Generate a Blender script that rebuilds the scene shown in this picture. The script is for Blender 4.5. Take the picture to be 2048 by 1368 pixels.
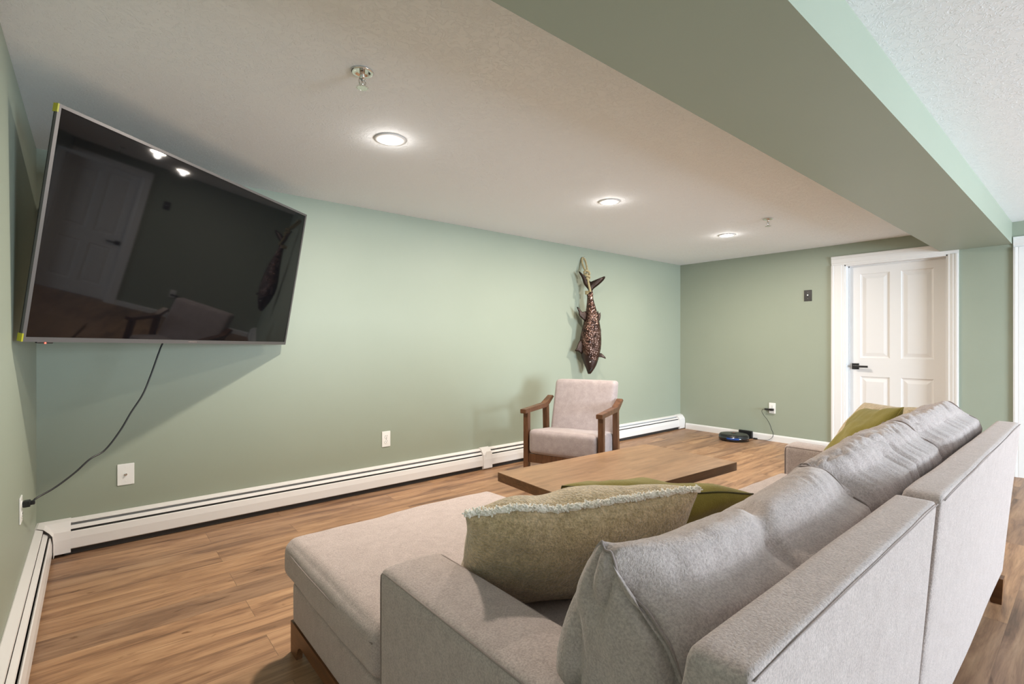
import bpy, bmesh, math, random
from mathutils import Vector, Matrix, noise
random.seed(7)
for o in list(bpy.data.objects): bpy.data.objects.remove(o)
SC = bpy.context.scene
COL = SC.collection
PI = math.pi
R = math.radians
# room: x along the long wall (y = 0), room towards -y, z up
XE = 6.537; XL = -0.015; YR = -8.8; H = 2.28

# ------------------------------------------------------------------ camera
cd = bpy.data.cameras.new('camera'); cam = bpy.data.objects.new('camera', cd); COL.objects.link(cam)
cam.location = (0.221, -3.820, 1.204)
cam.rotation_euler = (R(90), 0, R(49.843 - 90))
cd.sensor_fit = 'HORIZONTAL'; cd.sensor_width = 36; cd.lens = 36 * 995.76 / 2048
cd.clip_start = 0.02
SC.camera = cam

# ------------------------------------------------------------------ world, exposure
w = bpy.data.worlds.new('world'); SC.world = w; w.use_nodes = True
bg = w.node_tree.nodes['Background']; bg.inputs[0].default_value = (.62, .8, 1, 1); bg.inputs[1].default_value = 3.0
SC.view_settings.view_transform = 'Standard'; SC.view_settings.look = 'None'
SC.view_settings.exposure = 0.25; SC.view_settings.gamma = 1.0
SC.view_settings.use_curve_mapping = False

# ------------------------------------------------------------------ lights
def area(name, loc, rot, sx, sy, power, col, shape='RECTANGLE', spread=180):
    l = bpy.data.lights.new(name, 'AREA'); l.shape = shape; l.size = sx; l.size_y = sy
    l.energy = power; l.color = col; l.spread = R(spread)
    o = bpy.data.objects.new(name, l); COL.objects.link(o); o.location = loc; o.rotation_euler = rot
    return o
WIN = [(2.90, 5.10)]          # window spans in x on the right-hand wall (behind the camera)
for i, (a, b) in enumerate(WIN):
    area('daylight_%d' % i, ((a + b) / 2, YR + .07, 1.05), (R(90), 0, 0), b - a - .1, 1.75, 430, (.74, .88, 1.0))
LAMPS = [(1.43, -1.385), (3.25, -1.385), (5.10, -1.385)]
LAMP_W = 35

# ------------------------------------------------------------------ materials
MATS = {}
def mat(name, col=(.8, .8, .8), rough=.5, metal=0, spec=.5):
    m = bpy.data.materials.new(name); m.use_nodes = True
    b = m.node_tree.nodes['Principled BSDF']
    b.inputs['Base Color'].default_value = (*col, 1); b.inputs['Roughness'].default_value = rough
    b.inputs['Metallic'].default_value = metal; b.inputs['Specular IOR Level'].default_value = spec
    MATS[name] = m
    return m, m.node_tree, b
def nd(nt, t, **kw):
    n = nt.nodes.new(t)
    for k, v in kw.items():
        if k in n.inputs: n.inputs[k].default_value = v
        else: setattr(n, k, v)
    return n
def coords(nt, scale=(1, 1, 1), kind='Object'):
    tc = nd(nt, 'ShaderNodeTexCoord'); mp = nd(nt, 'ShaderNodeMapping'); mp.inputs['Scale'].default_value = scale
    nt.links.new(tc.outputs[kind], mp.inputs['Vector']); return mp.outputs[0]
def ramp(nt, fac, stops):
    r = nd(nt, 'ShaderNodeValToRGB'); els = r.color_ramp.elements
    while len(els) < len(stops): els.new(.5)
    for e, (p, c) in zip(els, stops): e.position = p; e.color = (*c, 1)
    nt.links.new(fac, r.inputs[0]); return r.outputs[0]
def bump(nt, b, h, strength=.3, dist=.002, prev=None):
    bp = nd(nt, 'ShaderNodeBump'); bp.inputs['Strength'].default_value = strength; bp.inputs['Distance'].default_value = dist
    nt.links.new(h, bp.inputs['Height'])
    if prev: nt.links.new(prev, bp.inputs['Normal'])
    nt.links.new(bp.outputs[0], b.inputs['Normal']); return bp.outputs[0]
def noisetex(nt, vec, scale, detail=3, rough=.5, dist=0):
    n = nd(nt, 'ShaderNodeTexNoise'); n.inputs['Scale'].default_value = scale; n.inputs['Detail'].default_value = detail
    n.inputs['Roughness'].default_value = rough; n.inputs['Distortion'].default_value = dist
    nt.links.new(vec, n.inputs['Vector']); return n.outputs[0]
def mixc(nt, a, b, fac, mode='MIX'):
    m = nd(nt, 'ShaderNodeMix'); m.data_type = 'RGBA'; m.blend_type = mode
    for s, v in ((0, fac), (6, a), (7, b)):
        if isinstance(v, (int, float)): m.inputs[s].default_value = v
        elif isinstance(v, tuple): m.inputs[s].default_value = (*v, 1)
        else: nt.links.new(v, m.inputs[s])
    return m.outputs[2]

# sage green wall paint, slightly satin
m, nt, b = mat('wall_paint', (.31, .347, .277), .48, spec=.35)
v = coords(nt); n1 = noisetex(nt, v, 260, 3); bump(nt, b, n1, .12, .001)
n2 = noisetex(nt, v, 1.3, 2)
nt.links.new(ramp(nt, n2, [(.3, (.303, .341, .271)), (.7, (.317, .354, .283))]), b.inputs['Base Color'])
# textured ceiling
m, nt, b = mat('ceiling_paint', (.86, .885, .91), .8, spec=.2)
v = coords(nt); n1 = noisetex(nt, v, 34, 5, .6, 1.4); n2 = noisetex(nt, v, 7, 2)
h = ramp(nt, n1, [(.50, (0, 0, 0)), (.56, (1, 1, 1)), (.66, (.55, .55, .55))])
p = bump(nt, b, h, .55, .0026); bump(nt, b, noisetex(nt, v, 90, 2), .12, .0015, p)
# white trim / heater / plates
mat('white_trim', (.76, .75, .745), .35, spec=.4)
mat('door_paint', (.73, .715, .705), .38, spec=.4)
mat('heater_enamel', (.78, .755, .74), .32, spec=.5)
mat('plate_white', (.86, .86, .84), .3)
mat('plate_black', (.018, .017, .017), .35)
mat('black_plastic', (.012, .012, .013), .35)
mat('black_matte', (.01, .01, .01), .6)
mat('dark_gap', (.03, .025, .022), .7)
mat('shaded_fin_metal', (.05, .048, .046), .5, .3)  # fins coloured near black, so shade inside the heater slots is painted in
mat('silver', (.13, .125, .125), .45, .5)
mat('chrome', (.75, .74, .72), .15, 1)
mat('screen_glass', (.003, .003, .004), .035, spec=.46)
mat('yellow_tape', (.38, .36, .02), .4)
mat('robot_top', (.018, .019, .018), .28)
mat('robot_bumper', (.006, .008, .012), .12, spec=.8)
mat('robot_blue', (.01, .05, .22), .25)
mat('paper', (.85, .84, .82), .7)
def emis(name, col, s):
    m, nt, b = mat(name, col, .5)
    b.inputs['Emission Color'].default_value = (*col, 1); b.inputs['Emission Strength'].default_value = s
emis('lamp_glow', (1, .96, .9), 18); emis('red_led', (1, .05, .03), 6); emis('red_mark', (.5, .05, .03), .3)

# vinyl plank floor, planks run along x
m, nt, b = mat('floor_planks', (.4, .25, .15), .42, spec=.45)
v = coords(nt)
br = nd(nt, 'ShaderNodeTexBrick'); nt.links.new(v, br.inputs['Vector'])
br.offset = .37; br.offset_frequency = 2; br.squash = 1
for k, val in (('Scale', 1), ('Brick Width', 1.22), ('Row Height', .178), ('Mortar Size', .0012), ('Mortar Smooth', .1), ('Bias', 0)): br.inputs[k].default_value = val
br.inputs['Color1'].default_value = (0, 0, 0, 1); br.inputs['Color2'].default_value = (1, 1, 1, 1); br.inputs['Mortar'].default_value = (.5, .5, .5, 1)
sep = nd(nt, 'ShaderNodeSeparateXYZ'); nt.links.new(v, sep.inputs[0])
# shift grain per plank by its random colour
ad = nd(nt, 'ShaderNodeVectorMath', operation='MULTIPLY_ADD'); nt.links.new(br.outputs['Color'], ad.inputs[0]); ad.inputs[1].default_value = (9, 5, 3); nt.links.new(v, ad.inputs[2])
def stretched(sx, sy):
    mp = nd(nt, 'ShaderNodeMapping'); mp.inputs['Scale'].default_value = (sx, sy, 1); nt.links.new(ad.outputs[0], mp.inputs['Vector']); return mp.outputs[0]
g1 = noisetex(nt, stretched(1.0, 9), 1.6, 6, .62, .8)
g2 = noisetex(nt, stretched(3, 55), 2.2, 4, .6, .3)
g3 = noisetex(nt, stretched(1.6, 5.5), 2.6, 3, .55, 1.2)
base = ramp(nt, g1, [(.28, (.13, .072, .042)), (.42, (.27, .152, .088)), (.54, (.385, .228, .130)), (.74, (.49, .315, .19))])
fine = ramp(nt, g2, [(.3, (.76, .74, .72)), (.62, (1.06, 1.05, 1.04))])
c = mixc(nt, base, fine, .75, 'MULTIPLY')
knots = ramp(nt, g3, [(.27, (.5, .42, .36)), (.36, (1, 1, 1))])
c = mixc(nt, c, knots, .8, 'MULTIPLY')
tone = ramp(nt, br.outputs['Color'], [(0, (.80, .80, .84)), (1, (1.14, 1.10, 1.04))])
c = mixc(nt, c, tone, 1, 'MULTIPLY')
mf = nd(nt, 'ShaderNodeMath', operation='MULTIPLY'); nt.links.new(br.outputs['Fac'], mf.inputs[0]); mf.inputs[1].default_value = .55
c = mixc(nt, c, (.10, .06, .035), mf.outputs[0])
g4 = noisetex(nt, stretched(4, 16), 2.0, 3, .5, .6)
c = mixc(nt, c, ramp(nt, g4, [(.25, (.35, .26, .2)), (.31, (1, 1, 1))]), .8, 'MULTIPLY')
nt.links.new(c, b.inputs['Base Color'])
bump(nt, b, g2, .12, .001)

def wood(name, c0, c1, c2, scale=(1, 14, 14), rough=.4, spec=.45, planks=None):
    m, nt, b = mat(name, c1, rough, spec=spec)
    v = coords(nt, scale)
    if planks:
        vv = coords(nt); br = nd(nt, 'ShaderNodeTexBrick'); nt.links.new(vv, br.inputs['Vector'])
        br.offset = .43
        for k, val in (('Scale', 1), ('Brick Width', planks[0]), ('Row Height', planks[1]), ('Mortar Size', .0)): br.inputs[k].default_value = val
        br.inputs['Color1'].default_value = (0, 0, 0, 1); br.inputs['Color2'].default_value = (1, 1, 1, 1)
        ad = nd(nt, 'ShaderNodeVectorMath', operation='MULTIPLY_ADD'); nt.links.new(br.outputs['Color'], ad.inputs[0]); ad.inputs[1].default_value = (4, 9, 3); nt.links.new(v, ad.inputs[2]); v = ad.outputs[0]
    n1 = noisetex(nt, v, 1.7, 5, .6, .9)
    c = ramp(nt, n1, [(.3, c0), (.5, c1), (.72, c2)])
    n2 = noisetex(nt, v, 9, 3, .6)
    c = mixc(nt, c, ramp(nt, n2, [(.3, (.8, .78, .76)), (.7, (1.06, 1.05, 1.04))]), .8, 'MULTIPLY')
    if planks: c = mixc(nt, c, ramp(nt, br.outputs['Color'], [(0, (.9, .9, .9)), (1, (1.08, 1.07, 1.05))]), 1, 'MULTIPLY')
    nt.links.new(c, b.inputs['Base Color']); bump(nt, b, n2, .1, .001)
wood('table_top_wood', (.20, .112, .058), (.275, .160, .085), (.34, .205, .112), (1.2, 10, 10), .36, planks=(.62, .12))
wood('table_edge_wood', (.075, .036, .013), (.12, .058, .022), (.17, .085, .034), (1.2, 12, 25), .42)
wood('chair_wood', (.075, .032, .014), (.13, .058, .027), (.19, .088, .042), (12, 12, 2), .38)
wood('plinth_wood', (.10, .040, .014), (.17, .072, .026), (.24, .11, .045), (12, 1.5, 10), .4)

def fabric(name, col, col2, weave=900, bs=.5, bd=.0012, mott=9, rough=.95, sheen=.25, speckle=.35):
    m, nt, b = mat(name, col, rough, spec=.12)
    b.inputs['Sheen Weight'].default_value = sheen; b.inputs['Sheen Roughness'].default_value = .5
    v = coords(nt)
    n1 = noisetex(nt, v, mott, 4, .6); n2 = noisetex(nt, v, weave, 2, .7)
    n3 = noisetex(nt, coords(nt, (1, 1, .35)), weave * .45, 2, .6)
    c = ramp(nt, n1, [(.3, col), (.7, col2)])
    c = mixc(nt, c, ramp(nt, n2, [(.35, (.72, .72, .72)), (.65, (1.2, 1.2, 1.2))]), speckle, 'MULTIPLY')
    nt.links.new(c, b.inputs['Base Color'])
    p = bump(nt, b, n2, bs, bd); bump(nt, b, n3, bs * .6, bd, p)
fabric('sofa_fabric', (.42, .347, .325), (.485, .407, .383), 230, .8, .002, 30, speckle=.65)
fabric('sofa_seam', (.27, .215, .20), (.32, .26, .24), 420)
fabric('chair_fabric', (.35, .295, .29), (.43, .365, .36), 300, .7, .0015, 22, speckle=.5)
fabric('olive_fabric', (.20, .165, .030), (.285, .235, .055), 330, .8, .0018, 6)
fabric('olive_seam', (.05, .045, .012), (.08, .07, .02), 330)
fabric('mohair_fabric', (.45, .335, .185), (.66, .51, .32), 150, 1.0, .006, 48, .98, .6, .9)
fabric('fringe_yarn', (.93, .86, .76), (.97, .93, .86), 300, .4, speckle=.15)
fabric('rope_fibre', (.36, .29, .15), (.50, .42, .25), 260, .8, .002, 30)
# bronze fish
m, nt, b = mat('fish_bronze', (.12, .055, .03), .28, .75, .6)
v = coords(nt, (1, 1, .75)); vo = nd(nt, 'ShaderNodeTexVoronoi'); vo.inputs['Scale'].default_value = 62; nt.links.new(v, vo.inputs['Vector'])
n1 = noisetex(nt, coords(nt), 14, 4, .6)
nt.links.new(ramp(nt, n1, [(.3, (.02, .014, .013)), (.5, (.075, .038, .027)), (.75, (.20, .125, .10))]), b.inputs['Base Color'])
nt.links.new(ramp(nt, n1, [(.3, (.14,) * 3), (.7, (.32,) * 3)]), b.inputs['Roughness'])
bump(nt, b, vo.outputs['Distance'], .9, .006)
m, nt, b = mat('fish_head_metal', (.07, .05, .045), .3, .8, .6)
bump(nt, b, noisetex(nt, coords(nt), 70, 4), .6, .004)
m, nt, b = mat('fish_fin_metal', (.055, .035, .028), .33, .75, .6)
bump(nt, b, noisetex(nt, coords(nt, (1, 1, 6)), 50, 3), .7, .004)

# ------------------------------------------------------------------ helpers
def link(name, me, m, parent=None, smooth=False):
    o = bpy.data.objects.new(name, me); COL.objects.link(o)
    if isinstance(m, str): m = [m]
    for k in m: me.materials.append(MATS[k])
    if smooth:
        for p in me.polygons: p.use_smooth = True
    if parent: o.parent = parent
    return o
def from_bm(name, bm, m, parent=None, smooth=False):
    bmesh.ops.recalc_face_normals(bm, faces=bm.faces)
    me = bpy.data.meshes.new(name); bm.to_mesh(me); bm.free()
    return link(name, me, m, parent, smooth)
def tag(o, label=None, cat=None, group=None, kind=None):
    if label: o['label'] = label
    if cat: o['category'] = cat
    if group: o['group'] = group
    if kind: o['kind'] = kind
    return o
def empty(name, loc=(0, 0, 0), rz=0, label=None, cat=None, group=None):
    o = bpy.data.objects.new(name, None); COL.objects.link(o); o.location = loc; o.rotation_euler = (0, 0, rz)
    o.empty_display_size = .05
    return tag(o, label, cat, group)
def struct(o, label=None, cat=None):
    o['kind'] = 'structure'; return tag(o, label, cat)
def bm_box(bm, x0, x1, y0, y1, z0, z1, bev=0, seg=2, M=None):
    g = bmesh.ops.create_cube(bm, size=1)
    vs = g['verts']
    for v in vs: v.co = Vector(((x0 + x1) / 2 + v.co.x * (x1 - x0), (y0 + y1) / 2 + v.co.y * (y1 - y0), (z0 + z1) / 2 + v.co.z * (z1 - z0)))
    if bev:
        es = {e for v in vs for e in v.link_edges}
        r = bmesh.ops.bevel(bm, geom=list(es), offset=bev, segments=seg, affect='EDGES', profile=.5)
        vs = list({v for f in r['faces'] for v in f.verts} | {v for v in vs if v.is_valid})
    if M is not None: bmesh.ops.transform(bm, matrix=M, verts=[v for v in vs if v.is_valid])
    return vs
def box(name, x0, x1, y0, y1, z0, z1, m, parent=None, bev=0, seg=2):
    bm = bmesh.new(); bm_box(bm, x0, x1, y0, y1, z0, z1, bev, seg)
    return from_bm(name, bm, m, parent, smooth=False)
def bm_prism(bm, poly, axis, a, b):
    """poly: list of 2D points; axis 0/1/2 is the extrusion axis, a..b the extent"""
    def P(p, t):
        if axis == 0: return (t, p[0], p[1])
        if axis == 1: return (p[0], t, p[1])
        return (p[0], p[1], t)
    A = [bm.verts.new(P(p, a)) for p in poly]; B = [bm.verts.new(P(p, b)) for p in poly]
    n = len(poly)
    bm.faces.new(A); bm.faces.new(B[::-1])
    for i in range(n): bm.faces.new((A[i], B[i], B[(i + 1) % n], A[(i + 1) % n]))
    return A + B
def prism(name, poly, axis, a, b, m, parent=None):
    bm = bmesh.new(); bm_prism(bm, poly, axis, a, b); return from_bm(name, bm, m, parent)
def bm_cyl(bm, c, r, h, axis='Z', seg=32, r2=None):
    M = Matrix.Translation(c) @ {'Z': Matrix(), 'X': Matrix.Rotation(R(90), 4, 'Y'), 'Y': Matrix.Rotation(R(90), 4, 'X')}[axis]
    return bmesh.ops.create_cone(bm, cap_ends=True, segments=seg, radius1=r, radius2=r if r2 is None else r2, depth=h, matrix=M)['verts']
def bm_tube(bm, pts, rad, seg=10, closed=False):
    pts = [Vector(p) for p in pts]; n = len(pts); rings = []
    up = Vector((0, 0, 1)); prev = None
    for i, p in enumerate(pts):
        if closed: t = pts[(i + 1) % n] - pts[i - 1]
        else: t = pts[min(i + 1, n - 1)] - pts[max(i - 1, 0)]
        t.normalize()
        if prev is None:
            a = t.cross(up)
            if a.length < .1: a = t.cross(Vector((1, 0, 0)))
        else: a = prev - t * prev.dot(t)
        a.normalize(); prev = a; bb = t.cross(a)
        r = rad(i / (n - 1)) if callable(rad) else rad
        rings.append([bm.verts.new(p + (a * math.cos(2 * PI * k / seg) + bb * math.sin(2 * PI * k / seg)) * r) for k in range(seg)])
    m_ = n if closed else n - 1
    for i in range(m_):
        A, B = rings[i], rings[(i + 1) % n]
        for k in range(seg): bm.faces.new((A[k], A[(k + 1) % seg], B[(k + 1) % seg], B[k]))
    if not closed: bm.faces.new(rings[0][::-1]); bm.faces.new(rings[-1])
def smooth_path(pts, sub=8):
    P = [Vector(p) for p in pts]; out = []
    for i in range(len(P) - 1):
        p0 = P[max(i - 1, 0)]; p1 = P[i]; p2 = P[i + 1]; p3 = P[min(i + 2, len(P) - 1)]
        for k in range(sub):
            t = k / sub
            out.append(.5 * ((2 * p1) + (p2 - p0) * t + (2 * p0 - 5 * p1 + 4 * p2 - p3) * t * t + (3 * p1 - p0 - 3 * p2 + p3) * t ** 3))
    out.append(P[-1]); return out
def tube(name, pts, rad, m, parent=None, seg=10, sub=8, closed=False):
    bm = bmesh.new(); bm_tube(bm, smooth_path(pts, sub) if sub else pts, rad, seg, closed)
    return from_bm(name, bm, m, parent, True)

def soft_box(name, x0, x1, y0, y1, z0, z1, m, parent=None, r=.03, bulge=(0, 0, 0), n=(24, 24, 12), fn=None):
    """Upholstered block: a dense box with rounded edges, puffed faces and optional vertex function fn(p, u)"""
    bm = bmesh.new()
    cx, cy, cz = (x0 + x1) / 2, (y0 + y1) / 2, (z0 + z1) / 2
    hx, hy, hz = (x1 - x0) / 2, (y1 - y0) / 2, (z1 - z0) / 2
    grid = {}
    def V(i, j, k):
        if (i, j, k) in grid: return grid[(i, j, k)]
        u = Vector((2 * i / n[0] - 1, 2 * j / n[1] - 1, 2 * k / n[2] - 1))
        # denser towards the edges
        q = Vector([math.sin(a * PI / 2) * .55 + a * .45 for a in u])
        p = Vector((q.x * hx, q.y * hy, q.z * hz))
        inner = Vector((max(-hx + r, min(hx - r, p.x)), max(-hy + r, min(hy - r, p.y)), max(-hz + r, min(hz - r, p.z))))
        d = p - inner
        if d.length > 1e-9: p = inner + d.normalized() * r
        f = [(1 - a * a) for a in q]
        on = (abs(abs(u.x) - 1) < 1e-6, abs(abs(u.y) - 1) < 1e-6, abs(abs(u.z) - 1) < 1e-6)
        p.x += bulge[0] * (1 if q.x > 0 else -1) * (f[1] * f[2]) ** .6 * (abs(q.x) ** 3)
        p.y += bulge[1] * (1 if q.y > 0 else -1) * (f[0] * f[2]) ** .6 * (abs(q.y) ** 3)
        p.z += bulge[2] * (1 if q.z > 0 else -1) * (f[0] * f[1]) ** .6 * (abs(q.z) ** 3)
        p += Vector((cx, cy, cz))
        if fn: p = fn(p, q)
        vv = bm.verts.new(p); grid[(i, j, k)] = vv; return vv
    def quad(a, b, c, d):
        try: bm.faces.new((V(*a), V(*b), V(*c), V(*d)))
        except ValueError: pass
    for i in range(n[0]):
        for j in range(n[1]):
            for k in (0, n[2]): quad((i, j, k), (i + 1, j, k), (i + 1, j + 1, k), (i, j + 1, k))
    for i in range(n[0]):
        for k in range(n[2]):
            for j in (0, n[1]): quad((i, j, k), (i + 1, j, k), (i + 1, j, k + 1), (i, j, k + 1))
    for j in range(n[1]):
        for k in range(n[2]):
            for i in (0, n[0]): quad((i, j, k), (i, j + 1, k), (i, j + 1, k + 1), (i, j, k + 1))
    return from_bm(name, bm, m, parent, True)
def nz(x, y, z): return noise.noise(Vector((x, y, z)))

# ================================================================== THE ROOM
T = .14
struct(box('floor', XL - T, XE + T + .6, YR - T, T, -.1, 0, 'floor_planks'))
struct(box('ceiling', XL - T, XE + T, YR - T, T, H, H + .1, 'ceiling_paint'))
struct(box('wall_long', XL - T, XE + T, 0, T, 0, H, 'wall_paint'))
struct(box('wall_left', XL - T, XL, YR - T, 0, 0, H, 'wall_paint'))
# end wall with two door openings
D1 = (-2.865, -1.990, 2.055); D2 = (-4.235, -3.400, 2.055)
bm = bmesh.new()
bm_box(bm, XE, XE + T, D1[1], 0, 0, H)
bm_box(bm, XE, XE + T, D1[0], D1[1], D1[2], H)
bm_box(bm, XE, XE + T, D2[1], D1[0], 0, H)
bm_box(bm, XE, XE + T, D2[0], D2[1], D2[2], H)
bm_box(bm, XE, XE + T, YR - T, D2[0], 0, H)
struct(from_bm('wall_end', bm, 'wall_paint'))
# right-hand wall with two windows (behind the camera)
bm = bmesh.new(); xs = XL - T
WZ0, WZ1 = .12, 2.02
for a, b_ in WIN:
    bm_box(bm, xs, a, YR - T, YR, 0, H); bm_box(bm, a, b_, YR - T, YR, 0, WZ0); bm_box(bm, a, b_, YR - T, YR, WZ1, H); xs = b_
bm_box(bm, xs, XE + T, YR - T, YR, 0, H)
struct(from_bm('wall_right', bm, 'wall_paint'))
for i, (a, b_) in enumerate(WIN):
    wd = empty('window_%d' % (i + 1), ((a + b_) / 2, YR - .07, WZ0)); struct(wd)
    hw = (b_ - a) / 2; hh = WZ1 - WZ0
    bm = bmesh.new()
    for q in ((-hw, hw, 0, .05), (-hw, hw, hh - .05, hh), (-hw, -hw + .05, 0, hh), (hw - .05, hw, 0, hh), (-.02, .02, 0, hh)):
        bm_box(bm, q[0], q[1], -.03, .03, q[2], q[3])
    from_bm('window_frame', bm, 'white_trim', wd)
    m_ = bpy.data.materials.get('window_glass')
    if not m_:
        m_, nt, b = mat('window_glass', (.9, .95, 1), .02); nt.nodes.remove(b)
        g = nd(nt, 'ShaderNodeBsdfGlossy'); g.inputs[1].default_value = .02; t = nd(nt, 'ShaderNodeBsdfTransparent'); mx = nd(nt, 'ShaderNodeMixShader'); mx.inputs[0].default_value = .06
        nt.links.new(t.outputs[0], mx.inputs[1]); nt.links.new(g.outputs[0], mx.inputs[2]); nt.links.new(mx.outputs[0], nt.nodes['Material Output'].inputs[0])
    box('pane', -hw + .04, hw - .04, -.004, .004, .04, hh - .04, 'window_glass', wd)
# boxed-in beam under the ceiling, painted the wall green
BY0, BY1, BZ = -3.299, -2.806, 2.083
struct(box('trim_1', XL, XE, BY0, BY1, BZ, H, 'wall_paint'))

# door casings -----------------------------------------------------
def casing_poly(w_):   # profile across the casing width (0 = outer edge) : (u, thickness)
    return [(0, 0), (0, .019), (.012, .021), (.024, .019), (.028, .015), (.036, .016), (w_ - .03, .013), (w_ - .022, .009), (w_ - .006, .008), (w_, .006), (w_, 0)]
def casing(name, y_out, y_in, ztop_out, ztop_in, sgn_parent=None, other=None, wo=.08):
    """vertical pieces and header around a door opening on the end wall; y_out>y_in is the left side as seen"""
    bm = bmesh.new()
    w1 = abs(y_out - y_in); s = -1
    bm_prism(bm, [(XE - t, y_out + s * u) for u, t in casing_poly(w1)], 2, 0, ztop_in + .001)
    yo2 = other[0]; yi2 = other[1]; w2 = abs(yo2 - yi2)
    bm_prism(bm, [(XE - t, yo2 + u) for u, t in casing_poly(w2)], 2, 0, min(ztop_in, ztop_out) + .001)
    wh = ztop_out - ztop_in
    bm_prism(bm, [(XE - t, ztop_out - u) for u, t in casing_poly(wh)], 1, yo2, y_out)
    return struct(from_bm(name, bm, 'white_trim'))
casing('trim_2', -1.872, D1[1] - .006, 2.150, D1[2] - .006, other=(-2.940, D1[0] + .006))
casing('trim_3', -3.307, D2[1] - .006, 2.143, D2[2] - .006, other=(-4.33, D2[0] + .006))
def door(name, y0, y1, ztop, recess, handle_side=1):
    """y0<y1; a four-panel door leaf set back in its jamb"""
    root = empty(name, (XE, (y0 + y1) / 2, 0)); struct(root)
    hw = (y1 - y0) / 2
    bm = bmesh.new()
    jt = .018
    bm_box(bm, -.001, T + .02, hw - jt, hw, 0, ztop); bm_box(bm, -.001, T + .02, -hw, -hw + jt, 0, ztop); bm_box(bm, -.001, T + .02, -hw, hw, ztop - jt, ztop)
    # stop moulding
    st = recess - .014
    bm_box(bm, st, recess, hw - jt - .012, hw - jt, 0, ztop - jt); bm_box(bm, st, recess, -hw + jt, -hw + jt + .012, 0, ztop - jt)
    bm_box(bm, st, recess, -hw + jt, hw - jt, ztop - jt - .012, ztop - jt)
    from_bm('jamb', bm, 'white_trim', root)
    # leaf
    a, b_ = -hw + jt + .003, hw - jt - .003; z0, z1 = .008, ztop - jt - .003
    s = .105; mid = .095; pw = ((b_ - a) - 2 * s - mid) / 2
    cols = [(a + s, a + s + pw), (b_ - s - pw, b_ - s)]
    rows = [(.21, .83), (1.03, 1.945)]
    bm = bmesh.new()
    def q(ya, yb, za, zb, x=recess):
        bm.faces.new([bm.verts.new(p) for p in ((x, ya, za), (x, yb, za), (x, yb, zb), (x, ya, zb))])
    ys = [a, cols[0][0], cols[0][1], cols[1][0], cols[1][1], b_]; zs = [z0, rows[0][0], rows[0][1], rows[1][0], rows[1][1], z1]
    for i in range(5):
        for j in range(5):
            if i in (1, 3) and j in (1, 3):
                rings = []
                for ins, dep in ((0, 0), (.006, .007), (.016, .010), (.022, .010), (.055, .002), (.060, .002)):
                    rings.append([bm.verts.new((recess + dep, y, z)) for y, z in ((ys[i] + ins, zs[j] + ins), (ys[i + 1] - ins, zs[j] + ins), (ys[i + 1] - ins, zs[j + 1] - ins), (ys[i] + ins, zs[j + 1] - ins))])
                for A, B in zip(rings, rings[1:]):
                    for k in range(4): bm.faces.new((A[k], A[(k + 1) % 4], B[(k + 1) % 4], B[k]))
                bm.faces.new(rings[-1])
            else: q(ys[i], ys[i + 1], zs[j], zs[j + 1])
    t2 = recess + .035
    q(a, b_, z0, z1, t2)
    for (p, r_) in (((a, z0), (b_, z0)), ((b_, z0), (b_, z1)), ((b_, z1), (a, z1)), ((a, z1), (a, z0))):
        bm.faces.new([bm.verts.new(c_) for c_ in ((recess, *p), (recess, *r_), (t2, *r_), (t2, *p))])
    bmesh.ops.remove_doubles(bm, verts=bm.verts, dist=.0002)
    leaf = from_bm('door_leaf', bm, 'door_paint', root)
    # lever handle
    hy = (b_ - .062) * handle_side
    bm = bmesh.new()
    bm_box(bm, recess - .010, recess, hy - .033, hy + .033, .905, .971, .002)
    bm_cyl(bm, (recess - .028, hy, .938), .011, .04, 'X', 20)
    d_ = -1 if handle_side > 0 else 1
    ya, yb = sorted((hy + .012 * -d_, hy + d_ * .125))
    bm_box(bm, recess - .058, recess - .042, ya, yb, .927, .949, .003)
    hd = from_bm('door_handle', bm, 'black_plastic', root)
    return root
door('door_1', D1[0], D1[1], D1[2], .10)
door('door_2', D2[0], D2[1], D2[2], .10)
# threshold dark board behind doors so nothing shows through
# baseboards -----------------------------------------------------------
def bb_poly(sx): return [(0, 0), (sx * .014, 0), (sx * .014, .062), (sx * .010, .074), (sx * .005, .080), (0, .080)]
bm = bmesh.new()
for a, b_ in ((-1.872, -.088), (-3.307, -2.940), (YR, -4.33)):
    bm_prism(bm, [(XE + p[0], p[1]) for p in bb_poly(-1)], 1, a, b_)
struct(from_bm('baseboard_end', bm, 'white_trim'))
bm = bmesh.new(); bm_prism(bm, [(YR + p[0], p[1]) for p in bb_poly(1)], 0, XL, XE); struct(from_bm('baseboard_right', bm, 'white_trim'))

# ================================================================== BASEBOARD HEATERS
def prof(poly, axis, a, b_, bm):
    """poly in (distance from wall, z)"""
    if axis == 'long': bm_prism(bm, [(-d, z) for d, z in poly], 0, a, b_)
    else: bm_prism(bm, [(XL + d, z) for d, z in poly], 1, a, b_)
BACK = [(.0005, .025), (.0005, .192), (.004, .193), (.032, .181), (.034, .175), (.031, .174), (.006, .184), (.004, .025)]
DAMP = [(.034, .161), (.050, .150), (.053, .144), (.051, .143), (.047, .148), (.032, .158)]
FRONT = [(.056, .131), (.060, .134), (.064, .130), (.070, .095), (.070, .040), (.062, .034), (.060, .037), (.066, .042), (.066, .094), (.060, .127), (.056, .128)]
ELEM = [(.008, .050), (.008, .152), (.030, .150), (.050, .138), (.052, .050)]  # fin block drawn tall; its dark colour stands for the shaded interior
DARK = [(.0045, .004), (.0045, .03), (.052, .03), (.052, .004)]  # dark strip painted in as the shade of the gap below the front cover
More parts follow.
